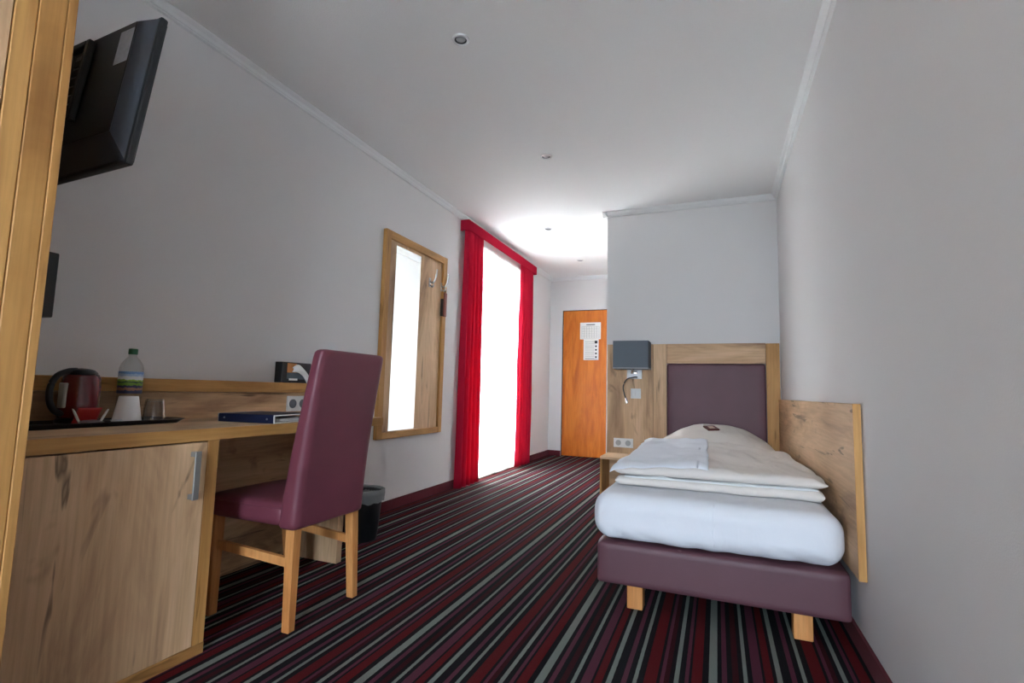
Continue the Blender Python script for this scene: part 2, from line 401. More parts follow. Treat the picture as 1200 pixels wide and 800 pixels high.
# balcony window: two leaves with a transom light
w = struct('window_1', bxm(XL-.15, XL-.08, WY0, WY0+.06, WZ0, WZ1), 'window_white', 'white balcony window behind the sheer curtain')
bm = B(); YM = (WY0+WY1)/2
box(bm, XL-.15, XL-.08, WY1-.06, WY1, WZ0, WZ1); box(bm, XL-.15, XL-.08, WY0+.06, WY1-.06, WZ0, WZ0+.08); box(bm, XL-.15, XL-.08, WY0+.06, WY1-.06, WZ1-.06, WZ1)
box(bm, XL-.15, XL-.08, YM-.05, YM+.05, WZ0+.08, WZ1-.06); box(bm, XL-.15, XL-.08, WY0+.06, WY1-.06, 1.98, 2.05)
struct('window_frame', bm, 'window_white', parent=w)
for y0, y1 in ((WY0+.06, YM-.05), (YM+.05, WY1-.06)):
    for z0, z1 in ((WZ0+.08, 1.98), (2.05, WZ1-.06)):
        struct('pane', bxm(XL-.118, XL-.112, y0, y1, z0, z1), 'window_glass', parent=w)
bm = B(); box(bm, XL-.08, XL-.05, YM-.012, YM+.012, 1.0, 1.13, .004); box(bm, XL-.055, XL-.04, YM-.012, YM+.1, 1.1, 1.125, .004)
struct('window_handle', bm, 'steel', parent=w)
w = struct('window_2', bxm(RX0, RX0+.06, YB-.15, YB-.08, RZ0, RZ1), 'window_white', 'white window behind the viewer')
bm = B(); XM = (RX0+RX1)/2
box(bm, RX1-.06, RX1, YB-.15, YB-.08, RZ0, RZ1); box(bm, RX0+.06, RX1-.06, YB-.15, YB-.08, RZ0, RZ0+.06); box(bm, RX0+.06, RX1-.06, YB-.15, YB-.08, RZ1-.06, RZ1)
box(bm, XM-.04, XM+.04, YB-.15, YB-.08, RZ0+.06, RZ1-.06)
struct('window_frame', bm, 'window_white', parent=w)
for x0, x1 in ((RX0+.06, XM-.04), (XM+.04, RX1-.06)):
    struct('pane', bxm(x0, x1, YB-.118, YB-.112, RZ0+.06, RZ1-.06), 'window_glass', parent=w)

# door
d = struct('door_1', bxm(DX0+.006, DX1-.006, YD+.012, YD+.055, .008, DZ-.006, .003), 'veneer_door', 'orange wood veneer room door')
bm = B(); box(bm, DX0, DX0+.005, YD-.004, YD+.085, 0, DZ); box(bm, DX0+.005, DX1, YD-.004, YD+.085, DZ-.005, DZ)
struct('door_gap_shade', bm, 'print_dark', parent=d)  # dark strips stand in for the shade in the gap round the door
for z in (1.83, .3):
    struct('hinge', lathe(B(), [(.009, 0), (.009, .08)], (DX0+.004, YD-.004, z), 10), 'brushed_grey', parent=d)
bm = B(); box(bm, DX1-.09, DX1-.05, YD-.0, YD+.012, .95, 1.15, .003); tube(bm, [(DX1-.07, YD+.01, 1.06), (DX1-.07, YD-.05, 1.06), (DX1-.19, YD-.05, 1.06)], .009)
struct('door_handle', bm, 'steel', parent=d)

# recessed spotlights
for i, (x, y, lb) in enumerate(((-1.139, 2.026, 'nearest and largest of the four recessed ceiling spotlights'), (-1.13, 3.331, 'second nearest recessed ceiling spotlight, level with the mirror'),
                                (-1.62, 4.895, 'third recessed ceiling spotlight, level with the red valance'), (-1.62, 6.229, 'farthest recessed ceiling spotlight, near the door'))):
    t = thing('ceiling_spotlight', (x, y, ZC), lb, 'spotlight', 'recessed spotlights in the ceiling')
    obj('trim_ring', lathe(B(), [(.030, -.004), (.032, -.009), (.040, -.008), (.045, -.0005), (.030, -.0005), (.030, -.004)], (x, y, ZC), 28, cap=False), 'ring_white', t, smooth='auto')
    obj('lamp_can', lathe(B(), [(.030, -.004), (.026, -.0005), (.020, -.0002)], (x, y, ZC), 24, cap=False), 'lamp_can', t, smooth=True)
    obj('bulb', lathe(B(), [(.024, -.0004), (.022, -.003), (.012, -.005), (.001, -.0055)], (x, y, ZC), 20), 'lamp_glass', t, smooth=True)

# ------------------------------------------------------------ bed
BY = 2.285; BX0, BX1 = -.505, .458
bed = thing('bed', ((BX0+BX1)/2, 3.4, 0), 'single bed base upholstered in burgundy leatherette on wooden legs', 'bed')
obj('base', rbox(BX0, BX1, BY, YP-.06, .092, .272, .022, 14), 'leather_dark', bed, smooth=True)
for x0 in (-.372, .262):
    for y0 in (BY+.02, YP-.3):
        obj('leg', bxm(x0, x0+.066, y0, y0+.066, 0, .10, .003), 'beech', bed)
# mattress with fitted white sheet
bm = rbox(-.522, .447, BY-.015, YP-.07, .280, .480, .075, 46)
for v in bm.verts:
    p = v.co; n_ = noise.noise(Vector((p.x*4, p.y*4, p.z*7)))*.010+noise.noise(Vector((p.x*13, p.y*9, p.z*15)))*.004
    low = max(0, (.36-p.z)/.09)
    v.co.y += -n_*.9 if p.y < BY+.1 else 0
    v.co.z += n_*.35 if p.z > .44 else 0
    v.co.z = max(.2735, v.co.z+low*(noise.noise(Vector((p.x*6, p.y*6, 3)))*.014+noise.noise(Vector((p.x*19, p.y*19, 5)))*.007))
    if p.y < BY+.06: v.co.y -= low*abs(noise.noise(Vector((p.x*11+p.z*14, p.z*9, 8))))*.022
    v.co.z = min(v.co.z, .482)
    if p.x < -.45: v.co.x += n_*.9
from mathutils.bvhtree import BVHTree
bvh = BVHTree.FromBMesh(bm); seam = []
for k in range(16):
    h = bvh.ray_cast(Vector((-.02+.002*math.sin(k), 1.5, .31+.16*k/15)), Vector((0, 1, 0)))[0]
    if h: seam.append(h+Vector((0, .0006, 0)))
mat_ = tag(obj('mattress', bm, 'linen_white', smooth=True, subsurf=1), 'thick mattress with white fitted sheet on the burgundy bed base', 'mattress')
obj('sheet_seam', tube(B(), seam, .0022, 6), 'linen_white', mat_, smooth=True)
# mattress seam
bz = .4825
def slab(x0f, x1f, y0, y1, zb, zt, nx=60, ny=60, seed=0, amp=.01, fr=5, rim=.045):
    """puffy closed cushion: bottom zb(x,y), thickness zt(u,v), rounded rim of the given width"""
    bm = B()
    def pt(u, v, s):
        uu = .5-.5*math.cos(math.pi*u); vv = .5-.5*math.cos(math.pi*v)
        y = y0+(y1-y0)*vv; wx = x1f(vv)-x0f(vv); x = x0f(vv)+wx*uu
        e = min(1, min(uu, 1-uu)*wx/rim); g = min(1, min(vv, 1-vv)*(y1-y0)/rim)
        k = math.sqrt(max(0, 1-(1-e)**2))*math.sqrt(max(0, 1-(1-g)**2))
        th = zt(uu, vv); b_ = zb(x, y)
        wob = noise.noise(Vector((x*fr, y*fr, seed)))*amp+noise.noise(Vector((x*fr*3, y*fr*2.2, seed+4)))*amp*.45
        crs = abs(noise.noise(Vector((x*16+y*3, y*5, seed+7))))*amp*.6*(1-min(1, abs(y-y0)*3))       # gathers near the fold
        edge = noise.noise(Vector((x*6, y*6, seed+9)))*.022+noise.noise(Vector((x*17, y*9, seed+2)))*.007
        return Vector((x+(edge*.6 if uu < .1 or uu > .9 else 0), y+(edge if vv < .15 else 0), b_+th*.5+((th*.5+wob-crs)*k if s else -th*.5*k)))
    A = [[bm.verts.new(pt(i/nx, j_/ny, 1)) for j_ in range(ny+1)] for i in range(nx+1)]
    C = [[A[i][j_] if i in (0, nx) or j_ in (0, ny) else bm.verts.new(pt(i/nx, j_/ny, 0)) for j_ in range(ny+1)] for i in range(nx+1)]
    for L in (A, C):
        for i in range(nx):
            for j_ in range(ny):
                try: bm.faces.new((L[i][j_], L[i+1][j_], L[i+1][j_+1], L[i][j_+1]))
                except ValueError: pass
    return bm
DY0, DY1 = 2.50, 3.74
rise = lambda y: max(0, min(1, (y-2.8)/.9))
rx = lambda x: max(0, min(1, (x+.46)/.86))            # 0 at the left edge, 1 at the right edge
LZ = lambda x, y: bz+.001
LT = lambda x: .040+.008*rx(x)
UZ = lambda x, y: bz+.001+LT(x)+.006
UT = lambda x, y: .036+.020*math.sin(math.pi*min(1, rx(x)*.9+.05))+.026*rise(y)*(1-.65*rx(x))
duvet = thing('duvet', (0, 3.1, bz), 'cream duvet folded in two layers on the mattress', 'duvet')
obj('lower_layer', slab(lambda v: -.462, lambda v: .418, DY0, DY1, LZ, lambda u, v: LT(-.462+.88*u), seed=2, amp=.006, rim=.025), 'linen_cream', duvet, smooth=True)
obj('upper_layer', slab(lambda v: -.472+.01*v, lambda v: .430-.03*v, DY0+.004, DY1, UZ, lambda u, v: UT(-.47+.9*u, DY0+(DY1-DY0)*v), seed=5, amp=.018, rim=.04), 'linen_cream', duvet, smooth=True)
# white lining showing in the open fold
obj('white_lining', slab(lambda v: -.425, lambda v: .39, DY0+.004, DY0+.3, lambda x, y: bz+LT(x)-.004, lambda u, v: .010+.010*max(0, noise.noise(Vector((u*7, 0, 4)))), 50, 14, seed=11, amp=.003, rim=.02), 'inner_white', duvet, smooth=True, label='white lining showing in the fold')
# pillow leaning on the headboard
PX0, PX1 = -.43, .375
bm = B()
def pil(u, v, s):
    a = 2*u-1; b_ = 2*v-1
    k = math.sqrt(max(0, 1-abs(a)**3.4))*math.sqrt(max(0, 1-abs(b_)**3.2))
    x = PX0+(PX1-PX0)*u; y = 3.755+.77*v
    crown = .105*(max(0, 1-abs(a)**2.2))*(.35+.65*min(1, v*1.5))
    w_ = noise.noise(Vector((x*5, y*5, 21)))*.012+noise.noise(Vector((x*14, y*8, 22)))*.005
    z = bz+.060
    return Vector((x, y, z+(k*.055+crown*k+w_*k if s else -k*.055)))
nx = ny = 44
A = [[bm.verts.new(pil(i/nx, j_/ny, 1)) for j_ in range(ny+1)] for i in range(nx+1)]
C = [[A[i][j_] if i in (0, nx) or j_ in (0, ny) else bm.verts.new(pil(i/nx, j_/ny, 0)) for j_ in range(ny+1)] for i in range(nx+1)]
for L in (A, C):
    for i in range(nx):
        for j_ in range(ny):
            try: bm.faces.new((L[i][j_], L[i+1][j_], L[i+1][j_+1], L[i][j_+1]))
            except ValueError: pass
tag(obj('pillow', bm, 'linen_cream', smooth=True), 'plump cream pillow against the burgundy headboard', 'pillow')
# folded white sheet on the left half of the duvet
wobf = lambda x, y: noise.noise(Vector((x*5, y*5, 5)))*.018+noise.noise(Vector((x*15, y*11, 9)))*.0081
tx = lambda x, y: UZ(x, y)+UT(x, y)+.0035-.020*max(0, 1-(x+.485)/.05)**2-.014*max(0, 1-(y-DY0+.01)/.06)**2+wobf(x, y)
bm = slab(lambda v: -.488+.012*v, lambda v: -.035-.03*v, DY0-.012, 3.735, tx, lambda u, v: .008, 60, 60, seed=31, amp=.003, fr=4, rim=.012)
tag(obj('folded_sheet', bm, 'white_sheet', smooth=True), 'folded white sheet lying on the left half of the duvet', 'bed sheet')
# chocolate
pz = pil((-.045-PX0)/(PX1-PX0), .42, 1)
MT = Matrix.Translation(pz+Vector((0, 0, .003))) @ Matrix.Rotation(math.radians(10), 4, 'X') @ Matrix.Rotation(.35, 4, 'Z')
ch = thing('chocolate', pz, 'small square wrapped chocolate on top of the pillow', 'chocolate')
obj('wrapper', bxm(-.042, .042, -.06, .06, 0, .012, .004, 2, mat=MT), 'chocolate_wrap', ch)
obj('printed_patch', bxm(-.018, .018, -.03, .03, .0122, .0132, mat=MT), 'chocolate_print', ch, label='pale printed patch')

# headboard with bedside panel
HY, HT = 4.583, 1.362
hb = thing('headboard', (-.2, HY, 0), 'oak headboard with burgundy padded centre and a wide bedside panel', 'headboard')
obj('bedside_panel', bxm(-.925, -.522, HY+.004, YP-.002, .02, HT, .002), 'oak_z', hb)
obj('stile', bxm(-.520, -.408, HY+.003, YP-.002, .02, HT, .002), 'oak_z', hb)
obj('stile', bxm(.372, .470, HY-.012, YP-.014, .02, HT-.004, .002), 'gold_z', hb)
obj('top_rail', bxm(-.406, .370, HY, YP-.002, 1.192, HT, .002), 'oak_x', hb)
obj('padded_panel', rbox(-.405, .369, HY-.004, YP-.004, .3, 1.190, .016, 12), 'leather_dark', hb, smooth=True)
sp_ = thing('bed_side_panel', (.465, 3.3, .29), 'oak side panel fixed along the wall beside the bed', 'panel')
obj('board', bxm(.455, .479, 2.18, HY-.014, .285, .905, .0015), 'oak_y', sp_)
obj('edge_band', bxm(.4545, .4793, 2.176, 2.180, .2848, .9052), 'gold_z', sp_)

# bedside lamp, switch, sockets, shelf
lx = -.675; ly = 4.43
lamp = thing('wall_lamp', (lx, HY, 1.09), 'grey box-shaped bedside wall lamp with a flexible reading arm', 'lamp')
bm = B(); sh = (-.828, -.532, 4.335, 4.525, 1.135, 1.370)
box(bm, sh[0], sh[1], sh[2], sh[2]+.004, sh[4], sh[5]); box(bm, sh[0], sh[1], sh[3]-.004, sh[3], sh[4], sh[5])
box(bm, sh[0], sh[0]+.004, sh[2]+.004, sh[3]-.004, sh[4], sh[5]); box(bm, sh[1]-.004, sh[1], sh[2]+.004, sh[3]-.004, sh[4], sh[5])
shade = obj('lamp_shade', bm, 'lamp_fabric', lamp)
bm = B()
for a in ((sh[0]-.001, sh[1]+.001, sh[2]-.001, sh[2]+.003), (sh[0]-.001, sh[1]+.001, sh[3]-.003, sh[3]+.001), (sh[0]-.001, sh[0]+.003, sh[2], sh[3]), (sh[1]-.003, sh[1]+.001, sh[2], sh[3])):
    box(bm, a[0], a[1], a[2], a[3], sh[4]-.004, sh[4]+.006)
obj('shade_rim', bm, 'lamp_lining', shade)
bm = B(); tube(bm, [(sh[0]+.004, ly, sh[5]-.03), (sh[1]-.004, ly, sh[5]-.03)], .003); obj('shade_carrier', bm, 'steel', shade)
obj('wall_plate', bxm(-.745, -.615, HY-.022, HY+.003, 1.052, 1.134, .003), 'ring_white', lamp)
bm = B(); tube(bm, spline([(-.68, HY-.015, 1.10), (-.68, HY-.06, 1.10), (-.68, ly+.02, 1.11), (-.68, ly, 1.15), (-.68, ly, 1.26)]), .008); lathe(bm, [(.016, 0), (.016, .03)], (-.68, ly, 1.125), 14); box(bm, -.71, -.65, HY-.034, HY-.02, 1.095, 1.118, .003)
obj('lamp_arm', bm, 'chrome', lamp, smooth='auto')
obj('bulb', lathe(B(), [(.012, 1.17), (.014, 1.20), (.03, 1.25), (.028, 1.28), (.002, 1.30)], (-.68, ly, 0), 16), 'cup_white', lamp, smooth=True)
bm = B(); tube(bm, spline([(-.655, HY-.02, 1.068), (-.675, HY-.06, 1.066), (-.735, HY-.085, 1.045), (-.765, HY-.09, .985), (-.757, HY-.09, .92), (-.742, HY-.09, .872)]), .0055)
obj('flexible_arm', bm, 'flex_black', lamp, smooth=True)
bm = B(); tube(bm, [(-.7435, HY-.09, .885), (-.737, HY-.09, .862), (-.730, HY-.09, .838)], [.008, .011, .011], 12); obj('reading_head', bm, 'chrome', lamp, smooth='auto')
sw = thing('light_switch', (-.67, HY, .875), 'white square double rocker switch below the bedside lamp', 'switch')
obj('plate', bxm(-.714, -.626, HY-.008, HY+.004, .879, .967, .002), 'white_plastic', sw)
for x0 in (-.703, -.669): obj('rocker', bxm(x0, x0+.032, HY-.013, HY-.007, .891, .955, .003), 'white_plastic', sw)
so = thing('power_socket', (-.775, HY, .445), 'white double socket above the bedside shelf', 'socket')
obj('plate', bxm(-.862, -.692, HY-.008, HY+.004, .445, .525, .002), 'white_plastic', so)
def insert(cx, cz, parent, f, dark):
    bm = B()
    lathe(bm, [(.024, 0), (.024, .0035), (.021, .0035), (.021, .0008), (.0005, .0008)], (0, 0, 0), 24, cap=False)
    for s in (-1, 1): lathe(bm, [(.0032, .0006), (.0032, .0018)], (s*.0095, 0, 0), 8)
    for v in bm.verts: v.co = f(v.co.x, v.co.y, v.co.z, cx, cz)
    obj('insert', bm, dark, parent, smooth='auto')
for cx in (-.82, -.735): insert(cx, .485, so, lambda a, b_, c, X_, Z_: Vector((X_+a, HY-.008-c, Z_+b_)), 'lamp_lining')
ns = thing('bedside_shelf', (-.7, 4.42, 0), 'small open oak bedside table between bed and door', 'bedside table')
obj('top', bxm(-.915, -.53, 4.262, HY-.0005, .372, .394, .0015), 'oak_x', ns)
obj('side', bxm(-.915, -.897, 4.262, HY-.0005, 0, .372, .0015), 'gold_z', ns)
obj('side', bxm(-.548, -.53, 4.262, HY-.0005, 0, .372, .0015), 'gold_z', ns)
obj('bottom', bxm(-.897, -.548, 4.27, HY-.0005, .08, .098), 'oak_x', ns)
obj('back', bxm(-.897, -.548, HY-.012, HY-.002, .098, .372), 'oak_x', ns)

# ------------------------------------------------------------ balcony curtains
def curtain(name, y0t, y1t, y0b, y1b, xc, zt, zb, waves, amp, mat, label, parent=None, seed=0, cat='curtain', tk=.0025, nv=30, wave_fn=None):
    bm = B()
    def f(u, v):
        z = zt+(zb-zt)*v
        y = (y0t+(y1t-y0t)*u)*(1-v)+(y0b+(y1b-y0b)*u)*v
        ph = u*waves*2*math.pi+.7*noise.noise(Vector((u*5, v*.7, seed)))*2
        a = amp*(.55+.45*min(1, v*4))*(1+.5*noise.noise(Vector((u*waves*.8, v*.5, seed+3))))
        sx = math.sin(ph) if waves > 15 else 2*abs(math.sin(ph/2))**.7-1      # rounded pleats with sharp valleys
        return Vector((xc+a*sx+.006*noise.noise(Vector((u*9, v*3, seed+5))), y+.010*math.cos(ph*1.0)*min(1, v*3), z))
    grid(bm, f, int(waves*(14 if waves > 15 else 24)), nv)
    o = tag(obj(name, bm, mat, smooth=True), label, cat)
    if tk: sm = o.modifiers.new('thickness', 'SOLIDIFY'); sm.thickness = tk; sm.offset = 0
    return o
curtain('sheer_curtain', 4.47, 6.02, 4.47, 6.02, XL+.010, 2.46, .012, 22, .010, 'sheer_white', 'white sheer curtain glowing with daylight between the red curtains', seed=3, tk=0)
curtain('curtain', 4.258, 4.66, 4.225, 4.70, XL+.058, 2.545, .004, 5, .026, 'curtain_red', 'red floor-length curtain nearest the mirror', seed=8)
curtain('curtain', 5.77, 6.19, 5.72, 6.20, XL+.058, 2.545, .012, 5, .026, 'curtain_red', 'red floor-length curtain nearest the door', seed=15)
va = thing('valance', (XL+.04, 5.2, 2.46), 'red fabric valance across the top of the balcony window', 'valance')
obj('front', bxm(XL+.088, XL+.096, 4.245, 6.235, 2.462, 2.566, .003), 'curtain_red', va)
obj('top', bxm(XL+.001, XL+.088, 4.245, 6.235, 2.556, 2.566), 'curtain_red', va)
obj('return', bxm(XL+.001, XL+.088, 4.245, 4.254, 2.462, 2.556), 'curtain_red', va)
obj('return', bxm(XL+.001, XL+.088, 6.226, 6.235, 2.462, 2.556), 'curtain_red', va)
obj('rail', bxm(XL+.004, XL+.075, 4.256, 6.22, 2.546, 2.555), 'white_plastic', va)

# ------------------------------------------------------------ mirror board with coat hooks
MY0, MY1, MZ0, MZ1 = 3.045, 3.965, .538, 2.105
mi = thing('mirror_board', (XL, 3.5, MZ0), 'oak wall board with a tall narrow mirror and coat hooks', 'mirror')
obj('backboard', bxm(XL+.001, XL+.014, MY0+.03, MY1-.03, MZ0+.03, MZ1-.03), 'oak_z', mi)
for y0 in (MY0, MY1-.06): obj('frame_stile', bxm(XL+.001, XL+.034, y0, y0+.06, MZ0, MZ1, .002), 'gold_z', mi)
obj('frame_rail', bxm(XL+.001, XL+.033, MY0+.06, MY1-.06, MZ1-.06, MZ1, .002), 'gold_y', mi)
obj('frame_rail', bxm(XL+.001, XL+.033, MY0+.06, MY1-.06, MZ0, MZ0+.05, .002), 'gold_y', mi)
obj('mirror_glass', bxm(XL+.014, XL+.019, 3.195, 3.545, .592, 2.018, .001), 'mirror', mi)
for y in (3.70, 3.90):
    bm = B(); zc = 1.84
    box(bm, XL+.014, XL+.02, y-.014, y+.014, zc-.05, zc+.03, .002)
    tube(bm, spline([(XL+.02, y, zc), (XL+.05, y, zc-.015), (XL+.075, y, zc+.03), (XL+.085, y, zc+.10)]), [.008]*20+[.006]*5)
    tube(bm, spline([(XL+.02, y, zc-.03), (XL+.045, y, zc-.05), (XL+.058, y, zc-.03)]), .006)
    obj('coat_hook', bm, 'steel', mi, smooth='auto')
br = thing('clothes_brush', (XL+.05, 3.9, 1.56), 'brown clothes brush hanging from the right coat hook', 'brush')
obj('handle', bxm(XL+.048, XL+.066, 3.885, 3.925, 1.56, 1.775, .006, 2), 'brush_wood', br)
obj('bristles', bxm(XL+.022, XL+.048, 3.882, 3.925, 1.565, 1.72, .003), 'bristle', br)
bm = B(); tube(bm, spline([(XL+.055, 3.905, 1.772), (XL+.05, 3.89, 1.81), (XL+.046, 3.90, 1.83), (XL+.052, 3.915, 1.80), (XL+.055, 3.905, 1.772)]), .0022, 6); obj('loop', bm, 'bristle', br)

# ------------------------------------------------------------ desk and cabinet
dk = thing('desk', (-1.95, 1.5, 0), 'oak desk fixed along the grey wall with a raised back ledge', 'desk')
DYA, DYB = .668, 2.25
obj('desktop', bxm(XL+.001, XF-.0005, DYA, DYB, ZD-.040, ZD, .001), 'oak_y', dk)
obj('front_edge', bxm(XF-.0005, XF+.001, DYA, DYB, ZD-.0405, ZD+.0005), 'gold_y', dk)
obj('end_panel', bxm(-2.29, -1.846, 2.185, 2.225, .0, ZD-.0405, .0015), 'oak_z', dk)
obj('modesty_panel', bxm(-2.20, -2.175, 1.30, 2.185, .012, ZD-.0405, .001), 'oak_y', dk)
obj('back_panel', bxm(XL+.001, -2.155, DYA, DYB, ZD, .875), 'oak_y', dk)
obj('back_ledge', bxm(XL+.001, -2.140, DYA, DYB, .877, .930, .0015), 'gold_y', dk)
cb = thing('desk_cabinet', (-1.95, 1.0, 0), 'oak minibar cabinet under the desk with one wide door', 'cabinet')
obj('side', bxm(-2.28, XF, 1.258, 1.300, .036, ZD-.0412, .001), 'gold_z', cb)
obj('side', bxm(-2.28, XF-.021, .669, .70, .036, ZD-.0412, .001), 'gold_z', cb)
obj('plinth', bxm(-2.28, XF+.001, .669, 1.301, .0, .036, .001), 'gold_y', cb)
obj('back', bxm(-2.28, -2.262, .70, 1.258, .036, ZD-.0412), 'oak_z', cb)
dr = obj('door', bxm(XF-.020, XF, .670, 1.2555, .038, ZD-.046, .001), 'oak_z', cb)
bm = B(); hy = 1.206
box(bm, XF+.022, XF+.028, hy-.011, hy+.011, .528, .688, .0015); box(bm, XF, XF+.024, hy-.009, hy+.009, .670, .686); box(bm, XF, XF+.024, hy-.009, hy+.009, .530, .546)
obj('handle', bm, 'brushed_grey', dr, label='flat brushed metal bar handle')

# ------------------------------------------------------------ wardrobe
WX, WY = -1.45, .664
wd = thing('wardrobe', (-1.88, 0, 0), 'tall oak wardrobe at the left edge beside the desk', 'wardrobe')
obj('side_panel', bxm(XL+.001, WX, WY-.018, WY, 0, 2.25, .0012), 'gold_z', wd)
obj('frame_post', bxm(-2.20, WX-.003, WY-.0705, WY-.0192, 0, 2.25, .0015), 'gold_z', wd)
obj('frame_post', bxm(-2.20, WX-.006, WY-.111, WY-.0720, 0, 2.25, .0015), 'gold_z', wd)
obj('door', bxm(WX-.033, WX-.009, -.08, WY-.1132, .06, 2.2, .0015), 'oak_z', wd)
obj('door', bxm(WX-.033, WX-.009, -.70, -.084, .06, 2.2, .0015), 'oak_z', wd)
obj('side_panel', bxm(XL+.001, WX, -.76, -.74, 0, 2.25, .0012), 'gold_z', wd)
obj('top', bxm(XL+.001, WX-.01, -.74, WY-.0192, 2.2505, 2.27), 'gold_y', wd)
obj('plinth', bxm(WX-.07, WX-.02, -.74, WY-.113, 0, .058), 'gold_y', wd)
obj('back', bxm(XL+.001, XL+.012, -.74, WY-.0192, 0, 2.25), 'oak_z', wd)

# ------------------------------------------------------------ television seen from behind
tr = Vector((-1.525, .900, 2.007)); brc = Vector((-1.525, .8436, 1.526)); ang = math.radians(2.2)
wdir = Vector((-math.cos(ang), math.sin(ang), 0)); hdir = (tr-brc); TH = hdir.length; hdir.normalize(); ndir = wdir.cross(hdir)    # local: across, up, out of the back
if ndir.y > 0: ndir = -ndir
TM = Matrix((wdir, hdir, ndir)).transposed().to_4x4(); TM.translation = brc
TWd = .74
tv = thing('television', brc, 'black flat television on a wall arm, seen from behind', 'television')
f_ = lambda x0, x1, y0, y1, z0, z1, bev=0, seg=1: bxm(x0, x1, y0, y1, z0, z1, bev, seg, mat=TM)
obj('screen', f_(.012, TWd-.012, .016, TH-.012, -.026, -.022), 'tv_screen', tv)
obj('bezel', f_(0, TWd, 0, TH, -.022, 0, .006, 2), 'tv_black', tv)
# back shell: chamfered raised housing, reflected light painted in as its grey
bm = B()
oA = [(.010, .012), (TWd-.010, .012), (TWd-.010, TH-.008), (.010, TH-.008)]; oB = [(.052, .088), (TWd-.052, .088), (TWd-.052, TH-.03), (.052, TH-.03)]
va_ = [bm.verts.new(TM @ Vector((x, y, .0005))) for x, y in oA]; vb_ = [bm.verts.new(TM @ Vector((x, y, .030))) for x, y in oB]
bm.faces.new(va_); bm.faces.new(vb_)
for i in range(4): bm.faces.new((va_[i], va_[(i+1) % 4], vb_[(i+1) % 4], vb_[i]))
obj('back_shell', bm, 'tv_sheen_grey', tv)
obj('unlit_face', f_(.053, TWd-.053, .089, TH-.031, .0302, .0325, .001), 'tv_black', tv)  # black plate added so the flat centre shows an unlit tone
obj('rear_housing', f_(.37, TWd-.18, .10, TH-.06, .0325, .060, .008, 2), 'tv_black', tv)
obj('port_rim', f_(.255, .275, .16, TH-.045, .0325, .052, .003), 'tv_black', tv)
obj('port_rim', f_(.275, .37, TH-.065, TH-.045, .0325, .052, .003), 'tv_black', tv)
pp = obj('port_panel', f_(.285, .35, .19, TH-.075, .0325, .035, .001), 'port_metal', tv, label='grey connector panel with sockets')
for k in range(6): obj('port', f_(.295, .34, .205+k*.032, .224+k*.032, .0348, .040), 'black_matt', pp)
obj('sticker', f_(.056, .122, TH-.165, TH-.052, .0326, .0336), 'sticker_foil', tv, label='silver rating sticker')
bm = B(); c0 = TM @ Vector((TWd/2, TH/2, .062)); c1 = Vector((XL+.03, c0.y+.03, c0.z))
tube(bm, [c0, c0+ndir*.04, c1], .016, 10)
obj('mount_arm', bm, 'black_matt', tv)
obj('wall_bracket', bxm(XL+.001, XL+.03, c1.y-.04, c1.y+.04, c1.z-.11, c1.z+.11, .003), 'black_matt', tv)
tag(obj('wall_box', bxm(XL+.001, -2.243, .80, 1.058, 1.140, 1.378, .003), 'dark_box'), 'dark grey flat box on the wall under the television', 'box')

# ------------------------------------------------------------ chair
SX0, SX1, SYA, SYB = -1.93, -1.455, 1.475, 1.885
chr_ = thing('desk_chair', (-1.69, 1.68, 0), 'burgundy leatherette chair with high back and beech legs at the desk', 'chair')
bm = rbox(SX0, SX1-.05, SYA, SYB, .385, .475, .035, 14)
for v in bm.verts:
    if v.co.z > .44:
        a = 1-((v.co.x-(SX0+SX1)/2)/.24)**2; b_ = 1-((v.co.y-(SYA+SYB)/2)/.21)**2
        v.co.z += .012*max(0, a)*max(0, b_)
seat = obj('seat', bm, 'leather', chr_, smooth=True)
bm = B()
yA = SYA+.018; tube(bm, [(SX0+.03, SYA+.004, .455), (SX1-.06, SYA+.004, .455)], .003, 6); obj('seat_piping', bm, 'leather', seat)
bm = rbox(-.045, .045, SYA-.004, SYB-.008, 0, 1, .030, 16)
ZB, ZT = .378, 1.058
for v in bm.verts:
    t = v.co.z; z = ZB+(ZT-ZB)*t
    y = v.co.y; ym = (SYA+SYB)/2-.006
    x = v.co.x
    # round the top and bottom edge, keep the true radius along the height
    y = ym+(y-ym)*(.985-.035*t)
    x = -1.492+.100*t**1.35+x*(1.05-.45*t)
    v.co = (x, y, z)
for v in bm.verts:       # soften top and bottom
    pass
obj('backrest', bm, 'leather', chr_, smooth='auto')
def leg(xt, yt, xb, yb, zt, s=.042, kink=None):
    bm = B(); L = [(xt, yt, zt, s)]
    if kink: L.append(kink)
    L.append((xb, yb, 0, s*.82)); rings = []
    for x, y, z, w_ in L: rings.append([bm.verts.new((x+dx*w_/2, y+dy*w_/2, z)) for dx, dy in ((-1, -1), (1, -1), (1, 1), (-1, 1))])
    for a, b_ in zip(rings, rings[1:]):
        for i in range(4): bm.faces.new((a[i], a[(i+1) % 4], b_[(i+1) % 4], b_[i]))
    bm.faces.new(rings[0]); bm.faces.new(rings[-1])
    bmesh.ops.bevel(bm, geom=bm.edges[:], offset=.003, segments=1, affect='EDGES')
    return obj('leg', bm, 'beech', chr_)
leg(-1.492, 1.521, -1.500, 1.533, .40); leg(-1.492, 1.848, -1.502, 1.893, .40)
leg(-1.890, 1.510, -1.890, 1.512, .40, .046); leg(-1.890, 1.868, -1.890, 1.925, .40, .044)
